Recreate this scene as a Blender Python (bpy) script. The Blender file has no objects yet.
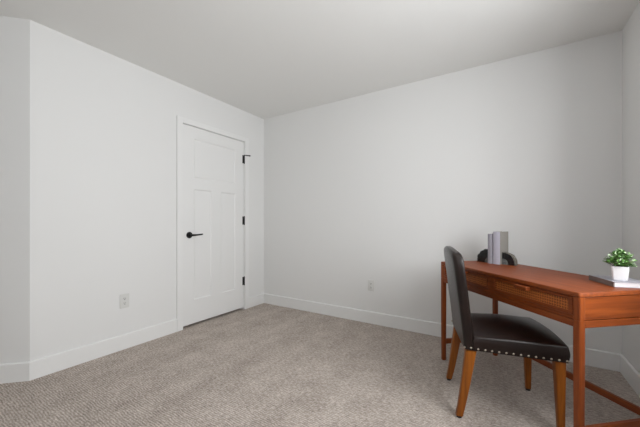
import bpy, bmesh, math, random
from mathutils import Vector, Matrix
from mathutils import noise as mnoise

random.seed(7)
S = bpy.context.scene
COL = S.collection
PI = math.pi

# ------------------------------------------------------------------ camera
cam_d = bpy.data.cameras.new('camera')
cam = bpy.data.objects.new('camera', cam_d)
COL.objects.link(cam)
cam.location = (2.7295, -2.9458, 1.066)
cam.rotation_euler = (PI / 2, 0, math.radians(32.213))
cam_d.sensor_fit = 'HORIZONTAL'
cam_d.sensor_width = 36.0
cam_d.lens = 296.43 / 640 * 36.0
cam_d.shift_x = 0.5 / 640
cam_d.shift_y = (222.5 - 213.5) / 640
cam_d.clip_start = 0.02
S.camera = cam

# ------------------------------------------------------------------ colour management
S.view_settings.view_transform = 'Standard'
S.view_settings.look = 'None'
S.view_settings.gamma = 1.0
S.view_settings.use_curve_mapping = False
S.view_settings.exposure = -0.33
S.cycles.use_denoising = True
S.cycles.max_bounces = 10
S.cycles.diffuse_bounces = 7
S.cycles.sample_clamp_indirect = 6.0

# ------------------------------------------------------------------ world + lights
W = bpy.data.worlds.new('daylight')
S.world = W
W.use_nodes = True
bg = W.node_tree.nodes['Background']
bg.inputs[0].default_value = (0.80, 0.90, 1.0, 1)
bg.inputs[1].default_value = 1.0

WIN_Y0, WIN_Y1, WIN_Z0, WIN_Z1 = -2.55, -1.15, 0.84, 2.12
ld = bpy.data.lights.new('window_daylight', 'AREA')
ld.shape = 'RECTANGLE'
ld.size, ld.size_y = 1.5, 1.4
ld.energy = 106
ld.color = (0.97, 0.985, 1.0)
lo = bpy.data.objects.new('window_daylight', ld)
COL.objects.link(lo)
lo.location = (3.43 + 0.30, (WIN_Y0 + WIN_Y1) / 2, (WIN_Z0 + WIN_Z1) / 2 + 0.05)
lo.rotation_euler = (0, math.radians(90), 0)

WX0, WX1 = 2.10, 3.20          # unseen rear window, added as fill for the area under the desk
l2 = bpy.data.lights.new('rear_fill_light', 'AREA')  # fill light from behind the camera, added with the rear window
l2.shape = 'RECTANGLE'
l2.size, l2.size_y = 1.2, 1.4
l2.energy = 10
l2.color = (0.97, 0.985, 1.0)
o2 = bpy.data.objects.new('rear_fill_light', l2)
COL.objects.link(o2)
o2.location = ((WX0 + WX1) / 2, -4.20 - 0.30, (WIN_Z0 + WIN_Z1) / 2 + 0.05)
o2.rotation_euler = (math.radians(90), 0, 0)

FILL_W = 7.0          # watts of the unseen fill added to brighten the ceiling

# ------------------------------------------------------------------ materials
def srgb(r, g, b):
    f = lambda c: (c / 12.92) if c <= 0.04045 else ((c + 0.055) / 1.055) ** 2.4
    return (f(r / 255), f(g / 255), f(b / 255), 1)

def mat(name, col, rough=0.5, spec=0.5, metal=0.0):
    m = bpy.data.materials.new(name)
    m.use_nodes = True
    b = m.node_tree.nodes['Principled BSDF']
    b.inputs['Base Color'].default_value = col
    b.inputs['Roughness'].default_value = rough
    b.inputs['Specular IOR Level'].default_value = spec
    b.inputs['Metallic'].default_value = metal
    return m

def nd(m, t, **kw):
    n = m.node_tree.nodes.new(t)
    for k, v in kw.items():
        setattr(n, k, v)
    return n

def lk(m, a, b):
    m.node_tree.links.new(a, b)

def coords(m, scale=(1, 1, 1), rot=(0, 0, 0)):
    tc = nd(m, 'ShaderNodeTexCoord')
    mp = nd(m, 'ShaderNodeMapping')
    mp.inputs['Scale'].default_value = scale
    mp.inputs['Rotation'].default_value = rot
    lk(m, tc.outputs['Object'], mp.inputs['Vector'])
    return mp.outputs['Vector']

def noise(m, vec, scale, detail=3, rough=0.5):
    n = nd(m, 'ShaderNodeTexNoise')
    n.inputs['Scale'].default_value = scale
    n.inputs['Detail'].default_value = detail
    n.inputs['Roughness'].default_value = rough
    lk(m, vec, n.inputs['Vector'])
    return n.outputs['Fac']

def ramp(m, fac, stops):
    r = nd(m, 'ShaderNodeValToRGB')
    els = r.color_ramp.elements
    while len(els) < len(stops):
        els.new(0.5)
    for e, (p, c) in zip(els, stops):
        e.position = p
        e.color = c
    lk(m, fac, r.inputs['Fac'])
    return r.outputs['Color']

def math_n(m, op, a, b):
    n = nd(m, 'ShaderNodeMath', operation=op)
    for i, v in enumerate((a, b)):
        if isinstance(v, (int, float)):
            n.inputs[i].default_value = v
        else:
            lk(m, v, n.inputs[i])
    return n.outputs[0]

def bump(m, h, strength, dist):
    b = nd(m, 'ShaderNodeBump')
    b.inputs['Strength'].default_value = strength
    b.inputs['Distance'].default_value = dist
    lk(m, h, b.inputs['Height'])
    lk(m, b.outputs['Normal'], m.node_tree.nodes['Principled BSDF'].inputs['Normal'])

def set_col(m, out):
    lk(m, out, m.node_tree.nodes['Principled BSDF'].inputs['Base Color'])

def paint(name, col, rough=0.75, strength=0.05):
    m = mat(name, col, rough, 0.25)
    v = coords(m)
    bump(m, noise(m, v, 220, 2), strength, 0.002)
    return m

M_WALL = paint('wall_paint', srgb(227, 227, 226))
M_CEIL = paint('ceiling_paint', srgb(231, 231, 229), 0.85)
M_TRIM = paint('trim_paint', srgb(231, 231, 230), 0.4, 0.01)
M_DOOR = paint('door_paint', srgb(230, 230, 229), 0.42, 0.01)
M_BLACK = mat('black_metal', srgb(22, 22, 22), 0.35, 0.5, 0.3)
M_PLASTIC = mat('white_plastic', srgb(216, 216, 213), 0.35)
M_SLOT = mat('outlet_slot', srgb(40, 40, 40), 0.6)

def carpet():
    m = mat('carpet', (0.3, 0.27, 0.25, 1), 0.95, 0.1)
    v = coords(m)
    # ribs run along X, spaced along Y, broken into loops and dashes
    wob = noise(m, coords(m, (5, 3, 1)), 3.0, 2)
    sep = nd(m, 'ShaderNodeSeparateXYZ')
    lk(m, v, sep.inputs[0])
    y = math_n(m, 'ADD', sep.outputs['Y'], math_n(m, 'MULTIPLY', wob, 0.022))
    rib = math_n(m, 'SINE', math_n(m, 'MULTIPLY', y, 2 * PI / 0.0125), 0)
    rib01 = math_n(m, 'ADD', math_n(m, 'MULTIPLY', rib, 0.5), 0.5)
    dash = noise(m, coords(m, (38, 90, 1)), 1.0, 3, 0.65)
    fine = noise(m, v, 120, 3, 0.75)
    patch = noise(m, coords(m, (1.0, 1.0, 1)), 7.0, 3, 0.6)
    vac = noise(m, coords(m, (4.5, 0.35, 1)), 1.0, 2, 0.5)      # vacuum tracks along Y
    h = math_n(m, 'ADD', math_n(m, 'MULTIPLY', rib01, 0.13), math_n(m, 'MULTIPLY', dash, 0.62))
    h = math_n(m, 'ADD', h, math_n(m, 'MULTIPLY', fine, 0.48))
    c = math_n(m, 'ADD', h, math_n(m, 'MULTIPLY', patch, 0.18))
    c = math_n(m, 'ADD', c, math_n(m, 'MULTIPLY', vac, 0.14))
    colr = ramp(m, c, [(0.54, srgb(116, 106, 98)), (0.78, srgb(177, 166, 157)), (1.0, srgb(224, 214, 206))])
    set_col(m, colr)
    bump(m, h, 0.8, 0.006)
    return m
M_CARPET = carpet()

def wood(name, dark, mid, light, axis, rough=0.35, coat=0.04):
    m = mat(name, mid, rough, 0.3)
    s = [38, 38, 38]
    s['xyz'.index(axis)] = 2.2
    v = coords(m, tuple(s))
    n = noise(m, v, 1.0, 5, 0.62)
    s2 = [160, 160, 160]
    s2['xyz'.index(axis)] = 6
    n2 = noise(m, coords(m, tuple(s2)), 1.0, 2, 0.5)
    f = math_n(m, 'ADD', math_n(m, 'MULTIPLY', n, 0.75), math_n(m, 'MULTIPLY', n2, 0.25))
    set_col(m, ramp(m, f, [(0.3, dark), (0.5, mid), (0.72, light)]))
    bump(m, f, 0.08, 0.001)
    b = m.node_tree.nodes['Principled BSDF']
    b.inputs['Coat Weight'].default_value = coat
    b.inputs['Coat Roughness'].default_value = 0.25
    return m
DK, MD, LT = srgb(104, 47, 16), srgb(129, 61, 22), srgb(151, 76, 29)
M_WOODX = wood('cherry_wood_lengthwise', DK, MD, LT, 'x', 0.5)
M_WOODY = wood('cherry_wood_crosswise', DK, MD, LT, 'y', 0.38)
M_WOODZ = wood('cherry_wood_upright', DK, MD, LT, 'z', 0.38)
M_CHLEG = wood('amber_wood', srgb(98, 50, 8), srgb(134, 73, 15), srgb(156, 90, 24), 'z', 0.4)
M_CANE = mat('cane', srgb(196, 112, 52), 0.5)
M_CANEBACK = mat('cane_backing', srgb(48, 22, 10), 0.8)

def leather():
    m = mat('dark_brown_leather', srgb(30, 22, 19), 0.28, 0.36)
    v = coords(m)
    vo = nd(m, 'ShaderNodeTexVoronoi')
    vo.inputs['Scale'].default_value = 420
    lk(m, v, vo.inputs['Vector'])
    big = noise(m, v, 14, 3)
    h = math_n(m, 'ADD', math_n(m, 'MULTIPLY', vo.outputs['Distance'], 0.5), big)
    bump(m, h, 0.22, 0.003)
    set_col(m, ramp(m, noise(m, v, 9, 3), [(0.3, srgb(23, 14, 12)), (0.7, srgb(33, 21, 17))]))
    return m
M_LEATHER = leather()
M_NAIL = mat('nickel_nail', srgb(190, 180, 165), 0.28, 0.5, 1.0)
M_GLIDE = mat('black_glide', srgb(20, 19, 18), 0.5)

def cloth(name, col):
    m = mat(name, col, 0.7, 0.3)
    bump(m, noise(m, coords(m), 900, 2), 0.15, 0.0008)
    return m
M_BOOKA = cloth('grey_lilac_cloth', srgb(150, 148, 156))
M_BOOKB = cloth('pale_lilac_cloth', srgb(180, 178, 190))
M_BOOKB2 = cloth('stone_grey_paper', srgb(150, 147, 141))
M_BOOKC = cloth('grey_cloth', srgb(176, 174, 182))
M_BOOKCS = cloth('dark_grey_cloth', srgb(128, 114, 108))
def pages():
    m = mat('book_pages', srgb(225, 222, 222), 0.8, 0.2)
    n = noise(m, coords(m, (2, 2, 900)), 1.0, 2)
    set_col(m, ramp(m, n, [(0.3, srgb(206, 203, 206)), (0.7, srgb(234, 231, 232))]))
    return m
M_PAGES = pages()

def stone(name, c0, c1, rough, scale):
    m = mat(name, c0, rough, 0.5)
    n = noise(m, coords(m), scale, 5, 0.65)
    set_col(m, ramp(m, n, [(0.35, c0), (0.7, c1)]))
    bump(m, n, 0.2, 0.004)
    return m
M_AGATE = stone('black_agate', srgb(14, 14, 15), srgb(34, 34, 36), 0.16, 60)
M_CRYSTAL = stone('grey_crystal', srgb(60, 64, 64), srgb(136, 140, 138), 0.22, 120)
M_RIND = stone('rough_rind', srgb(84, 80, 74), srgb(150, 146, 136), 0.85, 90)

M_CERAMIC = mat('white_ceramic', srgb(236, 236, 238), 0.3)
M_SOIL = stone('soil', srgb(40, 30, 22), srgb(70, 54, 40), 0.9, 200)
def leafm(name, c0, c1, c2):
    m = mat(name, c1, 0.5, 0.4)
    n = noise(m, coords(m), 70, 2)
    set_col(m, ramp(m, n, [(0.34, c0), (0.47, c1), (0.60, c2)]))
    m.node_tree.nodes['Principled BSDF'].inputs['Subsurface Weight'].default_value = 0.0
    return m
M_LEAF = leafm('leaf_green', srgb(30, 70, 22), srgb(66, 116, 44), srgb(112, 160, 80))
M_LEAF2 = leafm('leaf_pale', srgb(110, 160, 84), srgb(164, 200, 140), srgb(214, 232, 198))
M_STEM = mat('stem_green', srgb(88, 92, 44), 0.6)

def emit(name, col, strength):
    m = bpy.data.materials.new(name)
    m.use_nodes = True
    nt = m.node_tree
    b = nt.nodes['Principled BSDF']
    b.inputs['Base Color'].default_value = (0.9, 0.9, 0.9, 1)
    b.inputs['Emission Color'].default_value = col
    b.inputs['Emission Strength'].default_value = strength
    return m
M_BOWL = emit('fill_bowl', (1.0, 0.97, 0.93, 1), 0.8)  # glow of the added ceiling fill

def glass():
    m = bpy.data.materials.new('window_glass')
    m.use_nodes = True
    nt = m.node_tree
    nt.nodes.clear()
    o = nt.nodes.new('ShaderNodeOutputMaterial')
    t = nt.nodes.new('ShaderNodeBsdfTransparent')
    g = nt.nodes.new('ShaderNodeBsdfGlossy')
    g.inputs['Roughness'].default_value = 0.02
    x = nt.nodes.new('ShaderNodeMixShader')
    x.inputs[0].default_value = 0.06
    nt.links.new(t.outputs[0], x.inputs[1])
    nt.links.new(g.outputs[0], x.inputs[2])
    nt.links.new(x.outputs[0], o.inputs[0])
    return m
M_GLASS = glass()

# ------------------------------------------------------------------ mesh helpers
def obj(name, bm, m, parent=None, smooth=False, auto=None):
    bmesh.ops.recalc_face_normals(bm, faces=bm.faces[:])
    me = bpy.data.meshes.new(name)
    bm.to_mesh(me)
    bm.free()
    for mm in (m if isinstance(m, (list, tuple)) else [m]):
        me.materials.append(mm)
    if smooth:
        for p in me.polygons:
            p.use_smooth = True
    if auto:
        me.set_sharp_from_angle(angle=math.radians(auto))
    o = bpy.data.objects.new(name, me)
    COL.objects.link(o)
    if parent:
        o.parent = parent
    return o

def thing(name, label, cat, loc=(0, 0, 0), rz=0.0, group=None):
    o = bpy.data.objects.new(name, None)
    o.empty_display_size = 0.1
    COL.objects.link(o)
    o.location = loc
    o.rotation_euler = (0, 0, rz)
    o['label'] = label
    o['category'] = cat
    if group:
        o['group'] = group
    return o

def struct(o, label, cat):
    o['kind'] = 'structure'
    o['label'] = label
    o['category'] = cat
    return o

def add_box(bm, x0, x1, y0, y1, z0, z1, mi=0):
    vs = [bm.verts.new(p) for p in ((x0, y0, z0), (x1, y0, z0), (x1, y1, z0), (x0, y1, z0),
                                    (x0, y0, z1), (x1, y0, z1), (x1, y1, z1), (x0, y1, z1))]
    fs = []
    for f in ((0, 3, 2, 1), (4, 5, 6, 7), (0, 1, 5, 4), (1, 2, 6, 5), (2, 3, 7, 6), (3, 0, 4, 7)):
        fc = bm.faces.new([vs[i] for i in f])
        fc.material_index = mi
        fs.append(fc)
    return fs

def box_bm(x0, x1, y0, y1, z0, z1, bev=0.0, seg=2, cuts=None):
    bm = bmesh.new()
    add_box(bm, x0, x1, y0, y1, z0, z1)
    if cuts:
        bmesh.ops.subdivide_edges(bm, edges=bm.edges[:], cuts=cuts, use_grid_fill=True)
    if bev:
        bm.normal_update()
        es = [e for e in bm.edges if len(e.link_faces) == 2 and e.calc_face_angle() > 1.2]
        bmesh.ops.bevel(bm, geom=es, offset=bev, segments=seg, profile=0.5, affect='EDGES')
    return bm

def add_tube(bm, pts, radii, n=10, caps=True, up=None):
    rings = []
    pts = [Vector(p) for p in pts]
    for i, p in enumerate(pts):
        d = (pts[min(i + 1, len(pts) - 1)] - pts[max(i - 1, 0)]).normalized()
        a = Vector((0, 0, 1)) if abs(d.z) < 0.9 else Vector((1, 0, 0))
        u = d.cross(a).normalized()
        v = d.cross(u).normalized()
        r = radii[i] if isinstance(radii, (list, tuple)) else radii
        rings.append([bm.verts.new(p + r * (math.cos(2 * PI * k / n) * u + math.sin(2 * PI * k / n) * v)) for k in range(n)])
    for a, b in zip(rings, rings[1:]):
        for k in range(n):
            bm.faces.new((a[k], a[(k + 1) % n], b[(k + 1) % n], b[k]))
    if caps:
        bm.faces.new(rings[0][::-1])
        bm.faces.new(rings[-1])

def rrect(w, d, r, seg=5):
    pts = []
    for cx, cy, a0 in ((w / 2 - r, d / 2 - r, 0), (-w / 2 + r, d / 2 - r, 90), (-w / 2 + r, -d / 2 + r, 180), (w / 2 - r, -d / 2 + r, 270)):
        for k in range(seg + 1):
            a = math.radians(a0 + 90 * k / seg)
            pts.append((cx + r * math.cos(a), cy + r * math.sin(a)))
    return pts

def loft(bm, rings):
    """rings: lists of equal-length 3D points, capped at both ends."""
    vr = [[bm.verts.new(p) for p in r] for r in rings]
    n = len(vr[0])
    for a, b in zip(vr, vr[1:]):
        for k in range(n):
            bm.faces.new((a[k], a[(k + 1) % n], b[(k + 1) % n], b[k]))
    bm.faces.new(vr[0][::-1])
    bm.faces.new(vr[-1])

# ------------------------------------------------------------------ the room
H = 2.44
RX = 3.43            # right wall
DL = -2.293          # where the wall with the door ends and the angled wall begins
AX, AY = -0.85, DL - 0.85
RY = -4.20           # rear wall, behind the camera
T = 0.12

poly = [(0, 0), (RX, 0), (RX, RY), (AX, RY), (AX, AY), (0, DL)]
def slab(name, z0, z1, m, pad=0.0):
    bm = bmesh.new()
    P = [(x, y) for x, y in poly]
    P = [(-T - .0, T), (RX + T, T), (RX + T, RY - T), (AX - T, RY - T), (AX - T, AY), (-T, DL)] if pad else P
    loft(bm, [[(x, y, z0) for x, y in P], [(x, y, z1) for x, y in P]])
    return obj(name, bm, m)
struct(slab('floor', -0.10, 0.0, M_CARPET, 1), 'taupe grey ribbed wall to wall carpet', 'carpet')
struct(slab('ceiling', H, H + 0.10, M_CEIL, 1), 'plain pale grey painted ceiling', 'ceiling')

OY0, OY1, OZ = -1.183, -0.347, 2.066       # door opening
bm = bmesh.new()
add_box(bm, -T, 0, DL, OY0, 0, H)
add_box(bm, -T, 0, OY1, T, 0, H)
add_box(bm, -T, 0, OY0, OY1, OZ, H)
struct(obj('wall_left', bm, M_WALL), 'bright off white wall holding the white door', 'wall')
struct(obj('wall_back', box_bm(0, RX, 0, T, 0, H), M_WALL), 'pale grey wall behind the desk and chair', 'wall')
bm = bmesh.new()
add_box(bm, RX, RX + T, RY, WIN_Y0, 0, H)
add_box(bm, RX, RX + T, WIN_Y1, T, 0, H)
add_box(bm, RX, RX + T, WIN_Y0, WIN_Y1, 0, WIN_Z0)
add_box(bm, RX, RX + T, WIN_Y0, WIN_Y1, WIN_Z1, H)
struct(obj('wall_right', bm, M_WALL), 'narrow strip of grey wall at the right edge beyond the desk', 'wall')
bm = bmesh.new()
add_box(bm, AX, WX0, RY - T, RY, 0, H)
add_box(bm, WX1, RX, RY - T, RY, 0, H)
add_box(bm, WX0, WX1, RY - T, RY, 0, WIN_Z0)
add_box(bm, WX0, WX1, RY - T, RY, WIN_Z1, H)
struct(obj('wall_rear', bm, M_WALL), 'plain wall behind the viewer', 'wall')
bm = bmesh.new()
loft(bm, [[(0, DL, z), (AX, AY, z), (AX - T, AY + 0.05, z), (-T, DL + 0.05, z)] for z in (0, H)])
struct(obj('wall_angled', bm, M_WALL), 'shaded angled wall at the left edge, turning off from the door wall', 'wall')
struct(obj('wall_side', box_bm(AX - T, AX, RY, AY, 0, H), M_WALL), 'plain side wall beyond the angled wall', 'wall')
struct(obj('wall_leak_block', box_bm(-0.42, -0.38, -1.4, -0.1, 0, H), M_WALL), 'added unseen panel blocking stray light behind the closed door', 'wall')  # backing added so sky light doesn't leak through the gap under the door
bm = bmesh.new()
add_box(bm, -0.38, -T, -1.4, -1.36, 0, H)
add_box(bm, -0.38, -T, -0.14, -0.1, 0, H)
add_box(bm, -0.42, -T, -1.4, -0.1, -0.10, -0.0005)
add_box(bm, -0.42, -T, -1.4, -0.1, H, H + 0.04)
struct(obj('wall_leak_block_sides', bm, M_WALL), 'sides of the added light blocking panel behind the closed door', 'wall')  # closes the added backing at its sides, floor and top

# baseboards, 125 mm tall with an eased top edge
BH, BT = 0.125, 0.014
def base_profile(p0, p1, nrm, m0=0.0, m1=0.0):
    """one run of baseboard from p0 to p1 along the wall; m0/m1 lengthen the front edge for mitres"""
    p0, p1, n = Vector((*p0, 0)), Vector((*p1, 0)), Vector((*nrm, 0))
    d = (p1 - p0).normalized()
    prof = [(0, 0), (BT, 0), (BT, BH - 0.006), (BT - 0.004, BH - 0.001), (BT - 0.008, BH), (0, BH)]
    return [[p0 + n * a - d * (m0 * a / BT) + Vector((0, 0, z)) for a, z in prof],
            [p1 + n * a + d * (m1 * a / BT) + Vector((0, 0, z)) for a, z in prof]]
CAS_L, CAS_R = -1.241, -0.289
bm = bmesh.new()
q = math.tan(math.radians(22.5)) * BT
loft(bm, base_profile((0, DL), (0, CAS_L), (1, 0), q, 0))
loft(bm, base_profile((0, CAS_R), (0, 0), (1, 0), 0, -BT))
struct(obj('baseboard_left', bm, M_TRIM), 'white baseboard along the door wall', 'baseboard')
bm = bmesh.new(); loft(bm, base_profile((0, 0), (RX, 0), (0, -1), -BT, -BT))
struct(obj('baseboard_back', bm, M_TRIM), 'white baseboard along the back wall', 'baseboard')
bm = bmesh.new(); loft(bm, base_profile((RX, 0), (RX, RY), (-1, 0), -BT, -BT))
struct(obj('baseboard_right', bm, M_TRIM), 'white baseboard along the right wall under the desk end', 'baseboard')
bm = bmesh.new(); loft(bm, base_profile((AX, AY), (0, DL), (0.7071, -0.7071), 0, q))
struct(obj('baseboard_angled', bm, M_TRIM), 'white baseboard along the angled wall at the left edge', 'baseboard')

# door casing (flat stock) with jamb and stop
bm = bmesh.new()
CT = 0.018
add_box(bm, 0.0, CT, CAS_L, -1.178, 0, 2.111)
add_box(bm, 0.0, CT, -0.352, CAS_R, 0, 2.111)
add_box(bm, 0.0, CT, -1.178, -0.352, 2.058, 2.111)
es = [e for e in bm.edges]
bmesh.ops.bevel(bm, geom=es, offset=0.002, segments=2, affect='EDGES')
add_box(bm, -T, 0.0, OY0, -1.174, 0, OZ)
add_box(bm, -T, 0.0, -0.356, OY1, 0, OZ)
add_box(bm, -T, 0.0, -1.174, -0.356, 2.057, OZ)
add_box(bm, -0.075, -0.043, -1.174, -1.162, 0, 2.057)
add_box(bm, -0.075, -0.043, -0.368, -0.356, 0, 2.057)
add_box(bm, -0.075, -0.043, -1.162, -0.368, 2.045, 2.057)
struct(obj('trim_1', bm, M_TRIM), 'flat white casing framing the closed door', 'door casing')

# door leaf: one raised frame with three recessed shaker panels
def door_leaf():
    bm = bmesh.new()
    xf, xb = -0.004, -0.040
    y0, y1, z0, z1 = -1.171, -0.359, 0.025, 2.054
    ps = [(-1.043, -0.487, 1.53, 1.935), (-1.043, -0.828, 0.265, 1.412), (-0.702, -0.487, 0.265, 1.412)]
    def quad(a, b, c, d):
        bm.faces.new([bm.verts.new(p) for p in (a, b, c, d)])
    def rect(x, ya, yb, za, zb):
        quad((x, ya, za), (x, yb, za), (x, yb, zb), (x, ya, zb))
    for r in ((y0, -1.043, z0, z1), (-0.487, y1, z0, z1), (-1.043, -0.487, 1.935, z1), (-1.043, -0.487, 1.412, 1.53),
              (-1.043, -0.487, z0, 0.265), (-0.828, -0.702, 0.265, 1.412)):
        rect(xf, *r)
    for a, b, c, d in ps:
        g, e = 0.012, xf - 0.009
        i = (a + g, b - g, c + g, d - g)
        rect(e, *i)
        O = [(xf, a, c), (xf, b, c), (xf, b, d), (xf, a, d)]
        I = [(e, i[0], i[2]), (e, i[1], i[2]), (e, i[1], i[3]), (e, i[0], i[3])]
        for k in range(4):
            quad(O[k], O[(k + 1) % 4], I[(k + 1) % 4], I[k])
    rect(xb, y0, y1, z0, z1)
    quad((xf, y0, z0), (xf, y1, z0), (xb, y1, z0), (xb, y0, z0))
    quad((xf, y0, z1), (xf, y1, z1), (xb, y1, z1), (xb, y0, z1))
    quad((xf, y0, z0), (xf, y0, z1), (xb, y0, z1), (xb, y0, z0))
    quad((xf, y1, z0), (xf, y1, z1), (xb, y1, z1), (xb, y1, z0))
    bmesh.ops.remove_doubles(bm, verts=bm.verts[:], dist=1e-5)
    return bm
door = struct(obj('door_1', door_leaf(), M_DOOR), 'closed white three panel door with black lever handle', 'door')

# lever handle
bm = bmesh.new()
hy, hz = -1.098, 0.938
add_tube(bm, [(-0.004, hy, hz), (0.003, hy, hz), (0.0065, hy, hz)], [0.033, 0.033, 0.030], 28)
add_tube(bm, [(0.0065, hy, hz), (0.045, hy, hz)], 0.011, 16)
hd = obj('door_handle', bm, M_BLACK, door, True, 40)
hd['label'] = 'black round rosette with lever'
bm = bmesh.new()
add_tube(bm, [(0.045, hy - 0.012, hz), (0.047, hy + 0.01, hz), (0.050, hy + 0.055, hz + 0.001), (0.048, hy + 0.10, hz + 0.004), (0.046, hy + 0.122, hz + 0.006)],
         [0.010, 0.0115, 0.0085, 0.008, 0.007], 12)
obj('lever', bm, M_BLACK, hd, True, 60)
bm = box_bm(-0.006, 0.0012, -1.1775, -1.1690, 0.905, 0.965)
obj('latch_plate', bm, M_BLACK, door)
for k, hz_ in enumerate((1.842, 1.090, 0.348)):
    bm = bmesh.new()
    add_tube(bm, [(0.004, -0.3510, hz_ - 0.055), (0.004, -0.3510, hz_ - 0.050), (0.004, -0.3510, hz_ + 0.050), (0.004, -0.3510, hz_ + 0.055)],
             [0.005, 0.0075, 0.0075, 0.005], 12)
    add_box(bm, -0.005, -0.002, -0.378, -0.3510, hz_ - 0.05, hz_ + 0.05)
    hg = obj('hinge', bm, M_BLACK, door, True, 35)
    hg['label'] = 'black hinge'
    if k == 0:
        bm = bmesh.new()
        z = hz_ + 0.050
        add_tube(bm, [(0.006, -0.3555, z), (0.024, -0.335, z), (0.040, -0.300, z)], 0.0065, 10)
        add_tube(bm, [(0.040, -0.300, z), (0.043, -0.293, z)], 0.009, 12)
        obj('hinge_pin_stop', bm, M_BLACK, hg, True, 40)

# unseen windows: the right one lets daylight in, the rear one is added fill
def window(name, trim, label, tlabel, a0, a1, place):
    """place(a, n, z): a along the wall, n outwards from its inner face"""
    f, z0, z1 = 0.045, WIN_Z0, WIN_Z1
    am = (a0 + a1) / 2
    def bx(bm, a, b, n0, n1, c, d):
        p, q_ = place(a, n0), place(b, n1)
        add_box(bm, *sorted((p[0], q_[0])), *sorted((p[1], q_[1])), c, d)
    bm = bmesh.new()
    for a, b, c, d in ((a0, a0 + f, z0, z1), (a1 - f, a1, z0, z1), (a0 + f, a1 - f, z0, z0 + f), (a0 + f, a1 - f, z1 - f, z1),
                       (am - f / 2, am + f / 2, z0 + f, z1 - f)):
        bx(bm, a, b, 0.04, 0.09, c, d)
    win = struct(obj(name, bm, M_TRIM), label, 'window')
    for a, b in ((a0 + f, am - f / 2), (am + f / 2, a1 - f)):
        bm = bmesh.new()
        bx(bm, a, b, 0.063, 0.067, z0 + f, z1 - f)
        obj('pane', bm, M_GLASS, win)
    bm = bmesh.new()
    for a, b, c, d in ((a0 - 0.06, a0, z0 - 0.06, z1 + 0.06), (a1, a1 + 0.06, z0 - 0.06, z1 + 0.06), (a0, a1, z1, z1 + 0.06), (a0, a1, z0 - 0.06, z0)):
        bx(bm, a, b, -0.018, 0.0, c, d)
    struct(obj(trim, bm, M_TRIM), tlabel, 'window casing')
window('window_1', 'trim_2', 'white two pane window in the right wall', 'flat white casing framing the window of the right wall', WIN_Y0, WIN_Y1, lambda a, n: (RX + n, a))
window('rear_fill_window', 'rear_fill_trim', 'added unseen white two pane fill window in the rear wall', 'flat white casing of the added rear fill window', WX0, WX1, lambda a, n: (a, RY - n))

# unseen bowl uplight, added to stand in for light bounced off the ceiling
fill_light = thing('ceiling_fill', 'added unseen white bowl fill light below the middle of the ceiling', 'fill_light', (1.90, -2.10, H))
N = 40
def lathe(prof, name, m, sm=40):
    bm = bmesh.new()
    loft(bm, [[(r * math.cos(2 * PI * k / N), r * math.sin(2 * PI * k / N), z) for k in range(N)] for r, z in prof])
    return obj(name, bm, m, fill_light, True, sm)
lathe([(0.06, 0.0), (0.065, -0.004), (0.065, -0.018), (0.012, -0.024), (0.007, -0.026), (0.007, -0.262), (0.004, -0.264)], 'canopy', M_PLASTIC)
lathe([(0.165, -0.190), (0.162, -0.190), (0.150, -0.218), (0.115, -0.248), (0.060, -0.262), (0.010, -0.264),
       (0.010, -0.268), (0.062, -0.266), (0.118, -0.252), (0.154, -0.221), (0.168, -0.190)], 'bowl', M_BOWL, 50)
ll = bpy.data.lights.new('ceiling_fill_light', 'AREA')
ll.shape = 'DISK'
ll.size = 0.20
ll.energy = FILL_W
ll.color = (1.0, 0.97, 0.93)
lb_ = bpy.data.objects.new('ceiling_fill_light', ll)
COL.objects.link(lb_)
lb_.parent = fill_light
lb_.location = (0, 0, -0.205)
lb_.rotation_euler = (PI, 0, 0)

# ------------------------------------------------------------------ wall outlets
def outlet(label, loc, rz):
    t = thing('wall_outlet', label, 'outlet', loc, rz, 'wall outlets')
    # built facing -Y, wall plane at y = 0
    bm = box_bm(-0.036, 0.036, -0.006, 0.0, -0.0585, 0.0585, 0.0035, 3)
    obj('cover_plate', bm, M_PLASTIC, t, True, 40)
    for s in (1, -1):
        bm = bmesh.new()
        pts = [(x, z + s * 0.0195) for x, z in rrect(0.033, 0.028, 0.011, 5)]
        loft(bm, [[(x, -0.006, z) for x, z in pts], [(x, -0.0078, z) for x, z in pts]])
        r = obj('receptacle', bm, M_PLASTIC, t)
        bm = bmesh.new()
        z = s * 0.0195
        add_box(bm, -0.0078, -0.0052, -0.0084, -0.0078, z - 0.002, z + 0.008)
        add_box(bm, 0.0052, 0.0078, -0.0084, -0.0078, z - 0.001, z + 0.007)
        add_box(bm, -0.0025, 0.0025, -0.0084, -0.0078, z - 0.010, z - 0.005)
        obj('slot', bm, M_SLOT, r)
    bm = bmesh.new()
    add_tube(bm, [(0, -0.006, 0), (0, -0.0072, 0)], 0.0035, 12)
    obj('screw', bm, M_PLASTIC, t)
outlet('white electrical outlet on the bright door wall, left of the door', (0.0, -1.706, 0.404), PI / 2)
outlet('white electrical outlet on the back wall between door and desk', (1.520, 0.0, 0.400), 0.0)

# ------------------------------------------------------------------ desk (set across the corner)
# local frame: x runs along the length (far end +x), front faces +y
DLEN, DDEP, DTOP = 1.055, 0.485, 0.761
uW, vW = Vector((-0.6669, 0.7452)), Vector((0.7452, 0.6669))
NF = Vector((2.9980, -1.2625))
dc = NF + uW * DLEN / 2 + vW * DDEP / 2
DROT = math.atan2(uW.y, uW.x)
desk = thing('writing_desk', 'reddish brown wooden writing desk with two woven cane drawers, standing across the corner', 'desk', (dc.x, dc.y, 0), DROT)
hx, hyd = DLEN / 2, DDEP / 2
LW = 0.032
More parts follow.
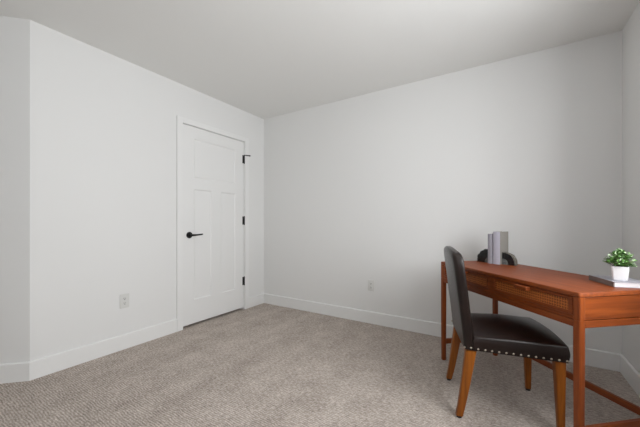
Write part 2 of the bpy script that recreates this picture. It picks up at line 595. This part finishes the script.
# top with rounded corners and softened edges
bm = bmesh.new()
rings = []
for z, g in ((0.7415, 0.0015), (0.743, 0.0), (0.757, 0.0), (0.7595, 0.001), (0.761, 0.0035)):
    rings.append([(x, y, z) for x, y in rrect(DLEN - 2 * g, DDEP - 2 * g, 0.008 - g, 5)])
loft(bm, rings)
obj('desktop', bm, M_WOODX, desk, True, 30)
# legs run up to the top as rounded corner posts, with the joint groove of the leg frame
for sx in (-1, 1):
    for sy in (1, -1):
        cx, cy = sx * (hx - LW / 2), sy * (hyd - LW / 2)
        bm = bmesh.new()
        rings = []
        for z, w in ((0.0, 0.027), (0.004, 0.0285), (0.30, 0.031), (0.45, LW), (0.6365, LW), (0.6372, LW - 0.003), (0.6388, LW - 0.003), (0.6395, LW), (0.7405, LW)):
            o_ = (LW - w) / 2 if z < 0.4 else 0
            rings.append([(cx + sx * 0 + x, cy + y, z) for x, y in rrect(w, w, 0.0065 * w / LW, 4)])
        loft(bm, rings)
        obj('leg', bm, M_WOODZ, desk, True, 35)
xi, yi = hx - LW, hyd - LW
# front: lower rail of the leg frame, case bottom edge, top edge and divider
obj('front_rail', box_bm(-xi, xi, hyd - 0.026, hyd - 0.004, 0.605, 0.6365, 0.002), M_WOODX, desk)
bm = bmesh.new()
add_box(bm, -xi, xi, hyd - 0.024, hyd - 0.004, 0.6395, 0.6550)
add_box(bm, -xi, xi, hyd - 0.024, hyd - 0.006, 0.7360, 0.7410)
add_box(bm, -hx + 0.5165, -hx + 0.5405, hyd - 0.024, hyd - 0.004, 0.6550, 0.7360)
add_box(bm, -xi, xi, -hyd + 0.012, hyd - 0.024, 0.6395, 0.6480)
obj('case_frame', bm, M_WOODX, desk)
obj('back_panel', box_bm(-xi, xi, -hyd + 0.004, -hyd + 0.012, 0.6395, 0.7410), M_WOODX, desk)
obj('back_rail', box_bm(-xi, xi, -hyd + 0.004, -hyd + 0.024, 0.605, 0.6365, 0.002), M_WOODX, desk)
for s in (-1, 1):
    a, b = sorted((s * (hx - 0.005), s * (hx - 0.019)))
    bm = box_bm(a, b, -yi, yi, 0.6395, 0.7395, 0.0015)
    obj('side_panel', bm, M_WOODY, desk)
    a, b = sorted((s * (hx - 0.003), s * (hx - 0.023)))
    obj('side_rail', box_bm(a, b, -yi, yi, 0.605, 0.6365, 0.002), M_WOODY, desk)
    a, b = sorted((s * (hx - 0.019), s * (hx - 0.041)))
    a, b = sorted((s * (hx - 0.010), s * (hx - 0.030)))
    obj('side_stretcher', box_bm(a, b, -yi - 0.001, yi + 0.001, 0.125, 0.163, 0.003), M_WOODY, desk)
obj('back_stretcher', box_bm(-xi - 0.001, xi + 0.001, -hyd + 0.010, -hyd + 0.030, 0.125, 0.160, 0.003), M_WOODX, desk)

def strip(bm, x0, z0, x1, z1, w, y, th):
    d = Vector((x1 - x0, 0, z1 - z0))
    L = d.length
    if L < 1e-6:
        return
    d /= L
    n = Vector((-d.z, 0, d.x)) * (w / 2)
    a, b = Vector((x0, y, z0)), Vector((x1, y, z1))
    t = Vector((0, th, 0))
    lo = [a - n, b - n, b + n, a + n]
    v0 = [bm.verts.new(p) for p in lo]
    v1 = [bm.verts.new(p + t) for p in lo]
    bm.faces.new(v1)
    for k in range(4):
        bm.faces.new((v0[k], v0[(k + 1) % 4], v1[(k + 1) % 4], v1[k]))

def cane_mesh(x0, x1, z0, z1, y):
    bm = bmesh.new()
    p = 0.0125
    nx, nz = round((x1 - x0) / p), round((z1 - z0) / p)
    px, pz = (x1 - x0) / nx, (z1 - z0) / nz
    for i in range(nx):
        for o in (0.0,):
            x = x0 + i * px
            strip(bm, x, z0, x, z1, 0.0040, y, 0.0008)
    for j in range(nz):
        for o in (0.0,):
            z = z0 + j * pz
            strip(bm, x0, z, x1, z, 0.0040, y + 0.0008, 0.0008)
    W_, H_ = x1 - x0, z1 - z0
    slope = pz / px
    for i in range(-nz, nx):
        for sgn in (1, -1):
            xa, xb = x0 + i * px, x0 + (i + nz) * px
            za, zb = (z0, z1) if sgn > 0 else (z1, z0)
            if xa < x0:
                za += (x0 - xa) * slope * sgn
                xa = x0
            if xb > x1:
                zb -= (xb - x1) * slope * sgn
                xb = x1
            strip(bm, xa, za, xb, zb, 0.0008, y + 0.0016, 0.0006)
    return bm

def drawer(u0, u1, hu, label):
    x0, x1 = -hx + u0, -hx + u1
    z0, z1 = 0.6565, 0.7345
    yf = hyd - 0.003
    st, rt, rb = 0.020, 0.013, 0.014
    bm = bmesh.new()
    add_box(bm, x0, x0 + st, yf - 0.016, yf, z0, z1)
    add_box(bm, x1 - st, x1, yf - 0.016, yf, z0, z1)
    add_box(bm, x0 + st, x1 - st, yf - 0.016, yf, z1 - rt, z1)
    add_box(bm, x0 + st, x1 - st, yf - 0.016, yf, z0, z0 + rb)
    bmesh.ops.bevel(bm, geom=bm.edges[:], offset=0.0012, segments=1, affect='EDGES')
    d = obj('drawer', bm, M_WOODX, desk)
    d['label'] = label
    add = obj('backing', box_bm(x0 + st, x1 - st, yf - 0.014, yf - 0.009, z0 + rb, z1 - rt), M_CANEBACK, d)
    c = obj('cane_panel', cane_mesh(x0 + st, x1 - st, z0 + rb, z1 - rt, yf - 0.0085), M_CANE, d)
    c['label'] = 'woven tan cane'
    # wooden pull: a bar standing off the top rail on two short feet
    hc = -hx + hu
    bm = box_bm(hc - 0.039, hc + 0.039, yf + 0.012, yf + 0.026, 0.7140, 0.7350, 0.004, 3, 2)
    for s in (-1, 1):
        b2 = box_bm(hc + s * 0.031 - 0.008, hc + s * 0.031 + 0.008, yf, yf + 0.014, 0.7150, 0.7340, 0.001, 1)
        me = bpy.data.meshes.new('tmp'); b2.to_mesh(me); b2.free(); bm.from_mesh(me); bpy.data.meshes.remove(me)
    obj('handle', bm, M_WOODX, d, True, 35)
drawer(0.0335, 0.5150, 0.287, 'nearer cane drawer')
drawer(0.5420, DLEN - 0.0335, 0.775, 'farther cane drawer')

# ------------------------------------------------------------------ chair
CO = Vector((2.709, -0.8952))
CROT = math.atan2(0.275, 0.961)
chair = thing('dining_chair', 'dark brown leather chair with nailhead trim and amber wooden legs, facing the desk', 'chair', (CO.x, CO.y, 0), CROT)
SB = 0.374            # underside of the upholstery
def hem(x):           # the hem rises a little towards the back
    return 0.008 * min(1, max(0, (0.228 - x) / 0.42))
# seat
def seat_bm():
    bm = box_bm(-0.195, 0.223, -0.232, 0.232, SB, 0.455, 0, 2, 15)
    bm.normal_update()
    top = [e for e in bm.edges if len(e.link_faces) == 2 and e.calc_face_angle() > 1.2 and min(v.co.z for v in e.verts) > SB + 0.001]
    bmesh.ops.bevel(bm, geom=top, offset=0.020, segments=5, profile=0.5, affect='EDGES', clamp_overlap=True)
    for v in bm.verts:
        x, y, z = v.co
        t = (z - SB) / 0.08
        fx, fy = (x - 0.016) / 0.212, y / 0.232
        if t > 0.6:
            v.co.z += 0.042 * max(0, 1 - fx ** 2) ** 0.8 * max(0, 1 - fy ** 2) ** 0.8 * (t - 0.6) / 0.4
        b = 0.006 * math.sin(PI * min(max(t, 0), 1))
        v.co.x += b * fx
        v.co.y += b * fy
        if x > 0:      # gently bowed front
            v.co.x += 0.018 * (1 - fy ** 2) * fx
        v.co.y *= 1.0 + 0.02 * fx
        v.co.z += hem(x) * max(0, 1 - max(0, t))
    return bm
obj('seat', seat_bm(), M_LEATHER, chair, True, 60)

# backrest: upholstered slab down to the hem, leaning back, arched top with round corners
def back_section(t, y):
    """front/rear x at height parameter t (0 hem .. 1 top)"""
    rear = -0.240 - 0.064 * t ** 1.1 
    front = -0.186 - 0.066 * t ** 1.1
    curve = 0.012 * (y / 0.225) ** 2 * t
    return rear + curve, front + curve
def backrest_bm():
    bm = bmesh.new()
    rings = []
    Z0, Z1 = SB, 0.894
    ts = [0, 0.01, 0.1, 0.2, 0.3, 0.4, 0.5, 0.6, 0.7, 0.78, 0.84, 0.88, 0.92, 0.95, 0.97, 0.985, 0.995, 1.0]
    for t in ts:
        k = max(0.0, (t - 0.86) / 0.14)
        hw = (0.222 + 0.004 * t) - 0.050 * (1 - math.sqrt(max(0, 1 - k ** 2))) 
        pts = []
        base = rrect(2.0, 2.0, 0.55, 6)
        for a, b in base:        # a along thickness, b across; blend a rounded rectangle
            y = b * hw
            r_, f_ = back_section(t, y)
            k2 = max(0.0, (t - 0.93) / 0.07)
            sh = 1 - 0.75 * (1 - math.sqrt(max(0, 1 - k2 ** 2)))
            mid, half = (r_ + f_) / 2, (f_ - r_) / 2 * sh
            pts.append((y, mid, half, a))
        ring = []
        for y, mid, half, a in pts:
            z = Z0 + 0.008 * (1 - t) + (Z1 - Z0) * t + 0.014 * t * (1 - (y / 0.226) ** 2)
            ring.append((mid + a * half, y, z))
        rings.append(ring)
    # rounded-rectangle corner radius in real units: squeeze the y rounding
    out = []
    for ring, t in zip(rings, ts):
        hw = max(abs(p[1]) for p in ring)
        new = []
        for (x, y, z), (a, b) in zip(ring, rrect(2.0, 2.0, 0.55, 6)):
            s = 1 if b >= 0 else -1
            if abs(b) > 0.44:
                yy = s * (hw - 0.022 + 0.022 * (abs(b) - 0.45) / 0.55)
            else:
                yy = y
            new.append((x, yy, z))
        out.append(new)
    # extra columns across the width so the arch is smooth
    fin = []
    for ring in out:
        r2 = []
        n = len(ring)
        for i in range(n):
            p, q_ = Vector(ring[i]), Vector(ring[(i + 1) % n])
            r2.append(p)
            if abs(p.y - q_.y) > 0.1:
                for k in range(1, 10):
                    m_ = p.lerp(q_, k / 10)
                    hw = abs(p.y)
                    m_.z += 0.014 * (1 - (m_.y / hw) ** 2) * min(1, max(0, (p.z - SB) / 0.54))
                    m_.x -= 0.012 * (1 - (m_.y / hw) ** 2) * min(1, max(0, (p.z - SB) / 0.54))
                    r2.append(m_)
        fin.append(r2)
    loft(bm, fin)
    return bm
br = obj('backrest', backrest_bm(), M_LEATHER, chair, True, 60)

# legs
def leg_bm(top, foot, wt, wf, zt, curve=0.0):
    bm = bmesh.new()
    rings = []
    for i in range(9):
        t = i / 8
        z = 0.013 + (zt - 0.013) * t
        s = t ** 0.85 if curve else t
        cx = foot[0] + (top[0] - foot[0]) * s
        cy = foot[1] + (top[1] - foot[1]) * s
        wx = wf[0] + (wt[0] - wf[0]) * t
        wy = wf[1] + (wt[1] - wf[1]) * t
        rings.append([(cx + x, cy + y, z) for x, y in rrect(wx, wy, 0.005, 3)])
    loft(bm, rings)
    return bm
legs = [((-0.206, 0.195), (-0.264, 0.200), (0.054, 0.042), (0.034, 0.034), 1),
        ((-0.206, -0.195), (-0.264, -0.200), (0.054, 0.042), (0.034, 0.034), 1),
        ((0.196, 0.205), (0.203, 0.208), (0.046, 0.046), (0.028, 0.028), 0),
        ((0.196, -0.205), (0.203, -0.208), (0.046, 0.046), (0.028, 0.028), 0)]
for tp, ft, wt, wf, c in legs:
    lg = obj('leg', leg_bm(tp, ft, wt, wf, SB, c), M_CHLEG, chair, True, 35)
    bm = bmesh.new()
    add_tube(bm, [(ft[0], ft[1], 0.0), (ft[0], ft[1], 0.0135)], 0.0135, 14)
    obj('foot_glide', bm, M_GLIDE, lg)

# nailheads along the hem
def nail_mesh():
    bm = bmesh.new()
    R = 0.0058
    rings = []
    for a in (0, 35, 65, 85):
        r, h = R * math.cos(math.radians(a)), 0.0038 * math.sin(math.radians(a))
        rings.append([(r * math.cos(2 * PI * k / 10), r * math.sin(2 * PI * k / 10), h) for k in range(10)])
    loft(bm, rings)
    me = bpy.data.meshes.new('nail_head')
    bmesh.ops.recalc_face_normals(bm, faces=bm.faces[:])
    bm.to_mesh(me); bm.free()
    me.materials.append(M_NAIL)
    for p in me.polygons:
        p.use_smooth = True
    return me
NM = nail_mesh()
def nail(x, y, z, rot):
    o = bpy.data.objects.new('nail_head', NM)
    COL.objects.link(o)
    o.parent = chair
    o.location = (x, y, z)
    o.rotation_euler = rot
for s in (-1, 1):
    for i in range(15):
        x = -0.241 + i * 0.0327
        y = 0.2225 if x < -0.19 else 0.2345 * (1 + 0.02 * (x - 0.016) / 0.212)
        nail(x, s * (y - 0.0004), SB + 0.011 + hem(x), (-s * PI / 2, 0, 0))
for i in range(13):
    y = -0.207 + i * 0.0345
    nail(0.2245 + 0.018 * (1 - (y / 0.232) ** 2), y, SB + 0.011, (0, PI / 2, 0))

# ------------------------------------------------------------------ things on the desk
def book(name_label, loc, rz, thick, height, depth, m_cover, group, flat=False, m_spine=None):
    """upright: spine faces -y, thickness along +x, pages towards +y; flat: thickness along z, spine at -x"""
    t = thing('book', name_label, 'book', loc, rz, group)
    c = 0.0025
    bm = bmesh.new()
    mats = [m_cover, m_spine or m_cover]
    if not flat:
        add_box(bm, 0, c, 0.002, depth, 0, height)
        add_box(bm, thick - c, thick, 0.002, depth, 0, height)
        nseg = 8       # softly rounded spine
        prof = [(thick * k / nseg, 0.002 - 0.004 * math.sin(PI * k / nseg)) for k in range(nseg + 1)]
        inner = [(thick * k / nseg, 0.004) for k in range(nseg, -1, -1)]
        b2 = bmesh.new()
        loft(b2, [[(x, y, z) for x, y in prof + inner] for z in (0.0, height)])
        for f_ in b2.faces:
            f_.material_index = 1
        me = bpy.data.meshes.new('tmp'); b2.to_mesh(me); b2.free(); bm.from_mesh(me); bpy.data.meshes.remove(me)
        obj('cover', bm, mats, t)
        obj('pages', box_bm(c, thick - c, 0.004, depth - 0.004, 0.003, height - 0.003), M_PAGES, t)
    else:
        add_box(bm, 0, depth, 0, height, 0, c)
        add_box(bm, 0, depth, 0, height, thick - c, thick)
        add_box(bm, -0.0015, c, 0, height, 0, thick, 1)
        obj('cover', bm, mats, t)
        obj('pages', box_bm(c, depth - 0.004, 0.003, height - 0.003, c, thick - c), M_PAGES, t)
    return t
ZT = DTOP
row, dep = Vector((0.9221, -0.3870)), Vector((0.3870, 0.9221))
BR = math.atan2(row.y, row.x)
P0 = Vector((2.6115, -0.4015))
book('thinner grey upright book, left of the pair between the bookends', (P0.x, P0.y, ZT), BR, 0.0325, 0.221, 0.130, M_BOOKA, 'books on the desk')
P1 = P0 + row * 0.0385
book('thicker and taller pale lilac upright book, right of the pair between the bookends', (P1.x, P1.y, ZT), BR, 0.047, 0.238, 0.136, M_BOOKB2, 'books on the desk', m_spine=M_BOOKB)

def bookend(label, loc, rz, sgn, length, height, thick, seed):
    """quarter-round geode half; flat side at x = 0, belly towards sgn*x, polished face at y = 0"""
    t = thing('geode_bookend', label, 'bookend', loc, rz, 'geode bookends')
    N = 22
    def curve(f, yy, rough=0.0):
        pts = []
        for k in range(N + 1):
            a = (PI / 2) * k / N
            w = 1 + 0.05 * mnoise.noise(Vector((3 * math.cos(a) + seed, 3 * math.sin(a), seed))) \
                + rough * mnoise.noise(Vector((9 * math.cos(a) + seed, 9 * math.sin(a), yy * 60)))
            pts.append((sgn * length * f * w * math.sin(a) ** 0.85, height * f * w * math.cos(a) ** 0.8 if k < N else 0.0))
        return pts
    def band(f0, f1, y0, y1, rough, name, m):
        bm = bmesh.new()
        rings = []
        steps = 4
        def ring(y, g):
            o_, i_ = curve(f1 * g, y, rough), curve(f0, y)
            if f0 <= 0:
                i_ = [(0.0, 0.0)]
            return [(x, y, z) for x, z in o_] + [(x, y, z) for x, z in reversed(i_)]
        for s_ in range(steps + 1):
            y = y0 + (y1 - y0) * s_ / steps
            rings.append(ring(y, 1.0 if rough == 0 else 1 - 0.10 * (s_ / steps) ** 2))
        loft(bm, rings)
        return obj(name, bm, m, t, True, 40)
    cr = 0.46 if sgn > 0 else 0.40
    band(0.0, cr, 0.0, thick, 0, 'crystal_core', M_CRYSTAL)
    band(cr + 0.005, 0.925, 0.0, thick, 0, 'agate_band', M_AGATE)
    band(0.93, 1.0, 0.0, thick, 0.05, 'rind', M_RIND if sgn > 0 else M_AGATE)
PR = P1 + row * 0.0490 + dep * 0.030
bookend('black and grey polished geode bookend with pale rind, right of the upright books', (PR.x, PR.y, ZT), BR, 1, 0.088, 0.090, 0.055, 1.3)
PL = P0 - row * 0.001 + dep * 0.040
bookend('black rounded geode bookend left of the upright books', (PL.x, PL.y, ZT), BR, -1, 0.098, 0.103, 0.055, 4.1)

ba, bb = Vector((-0.2947, 0.9555)), Vector((0.9555, 0.2947))
book('grey book lying flat under the potted plant', (3.160, -1.0205, ZT), math.atan2(bb.y, bb.x), 0.0245, 0.190, 0.148, M_BOOKC, 'books on the desk', flat=True, m_spine=M_BOOKCS)

# potted plant on the lying book
PZ = ZT + 0.0245
plant = thing('potted_plant', 'small bushy green plant in a white square pot on the flat book', 'plant', (3.1950, -0.9575, PZ), math.radians(-12.9))
bm = bmesh.new()
rings = []
for z, w in ((0.0, 0.042), (0.003, 0.049), (0.010, 0.0535), (0.068, 0.064), (0.070, 0.0635), (0.070, 0.058), (0.058, 0.056), (0.0575, 0.02)):
    rings.append([(x, y, z) for x, y in rrect(w, w, 0.009 * w / 0.06, 5)])
loft(bm, rings)
obj('pot', bm, M_CERAMIC, plant, True, 40)
bm = bmesh.new()
loft(bm, [[(x, y, z) for x, y in rrect(0.0555, 0.0555, 0.007, 4)] for z in (0.0578, 0.063)])
obj('soil', bm, M_SOIL, plant)
# stems and leaves
sb, lb = bmesh.new(), bmesh.new()
def leaf(p, d, L, wd):
    mi = 1 if random.random() < 0.35 else 0
    d = d.normalized()
    s = d.cross(Vector((0, 0, 1)))
    if s.length < 0.05:
        s = Vector((1, 0, 0))
    s.normalize()
    s = (Matrix.Rotation(random.uniform(-0.6, 0.6), 3, d) @ s)
    up = s.cross(d).normalized()
    cols = []
    for k, (f_, w_) in enumerate(((0, 0.06), (0.25, 0.75), (0.55, 1.0), (0.82, 0.66), (1.0, 0.05))):
        c = p + d * L * f_ + up * (-0.18 * L * f_ * f_)
        cols.append((c - s * wd * w_ / 2 + up * 0.12 * wd * w_, c, c + s * wd * w_ / 2 + up * 0.12 * wd * w_))
    vv = [[lb.verts.new(q_) for q_ in c] for c in cols]
    for a, b in zip(vv, vv[1:]):
        lb.faces.new((a[0], a[1], b[1], b[0])).material_index = mi
        lb.faces.new((a[1], a[2], b[2], b[1])).material_index = mi
for i in range(110):
    az = random.uniform(0, 2 * PI)
    el = math.radians(random.uniform(-6, 88))
    d = Vector((math.cos(az) * math.cos(el), math.sin(az) * math.cos(el), math.sin(el)))
    L = random.uniform(0.70, 1.0)
    b0 = Vector((random.uniform(-.018, .018), random.uniform(-.018, .018), 0.060))
    tip = Vector((0, 0, 0.080)) + Vector((d.x * 0.056, d.y * 0.056, d.z * 0.066)) * L
    add_tube(sb, [b0, b0.lerp(tip, 0.5) + Vector((0, 0, 0.006)), tip], [0.0011, 0.0009, 0.0006], 5)
    for k in range(7):
        f_ = 0.45 + 0.55 * k / 6
        p = b0.lerp(tip, f_) + Vector((0, 0, 0.006 * (1 - abs(2 * f_ - 1))))
        dd = d * 0.6 + Vector((random.uniform(-1, 1), random.uniform(-1, 1), random.uniform(-0.3, 0.9)))
        leaf(p, dd, random.uniform(0.011, 0.017), random.uniform(0.008, 0.012))
obj('stems', sb, M_STEM, plant, True)
obj('foliage', lb, [M_LEAF, M_LEAF2], plant, True)
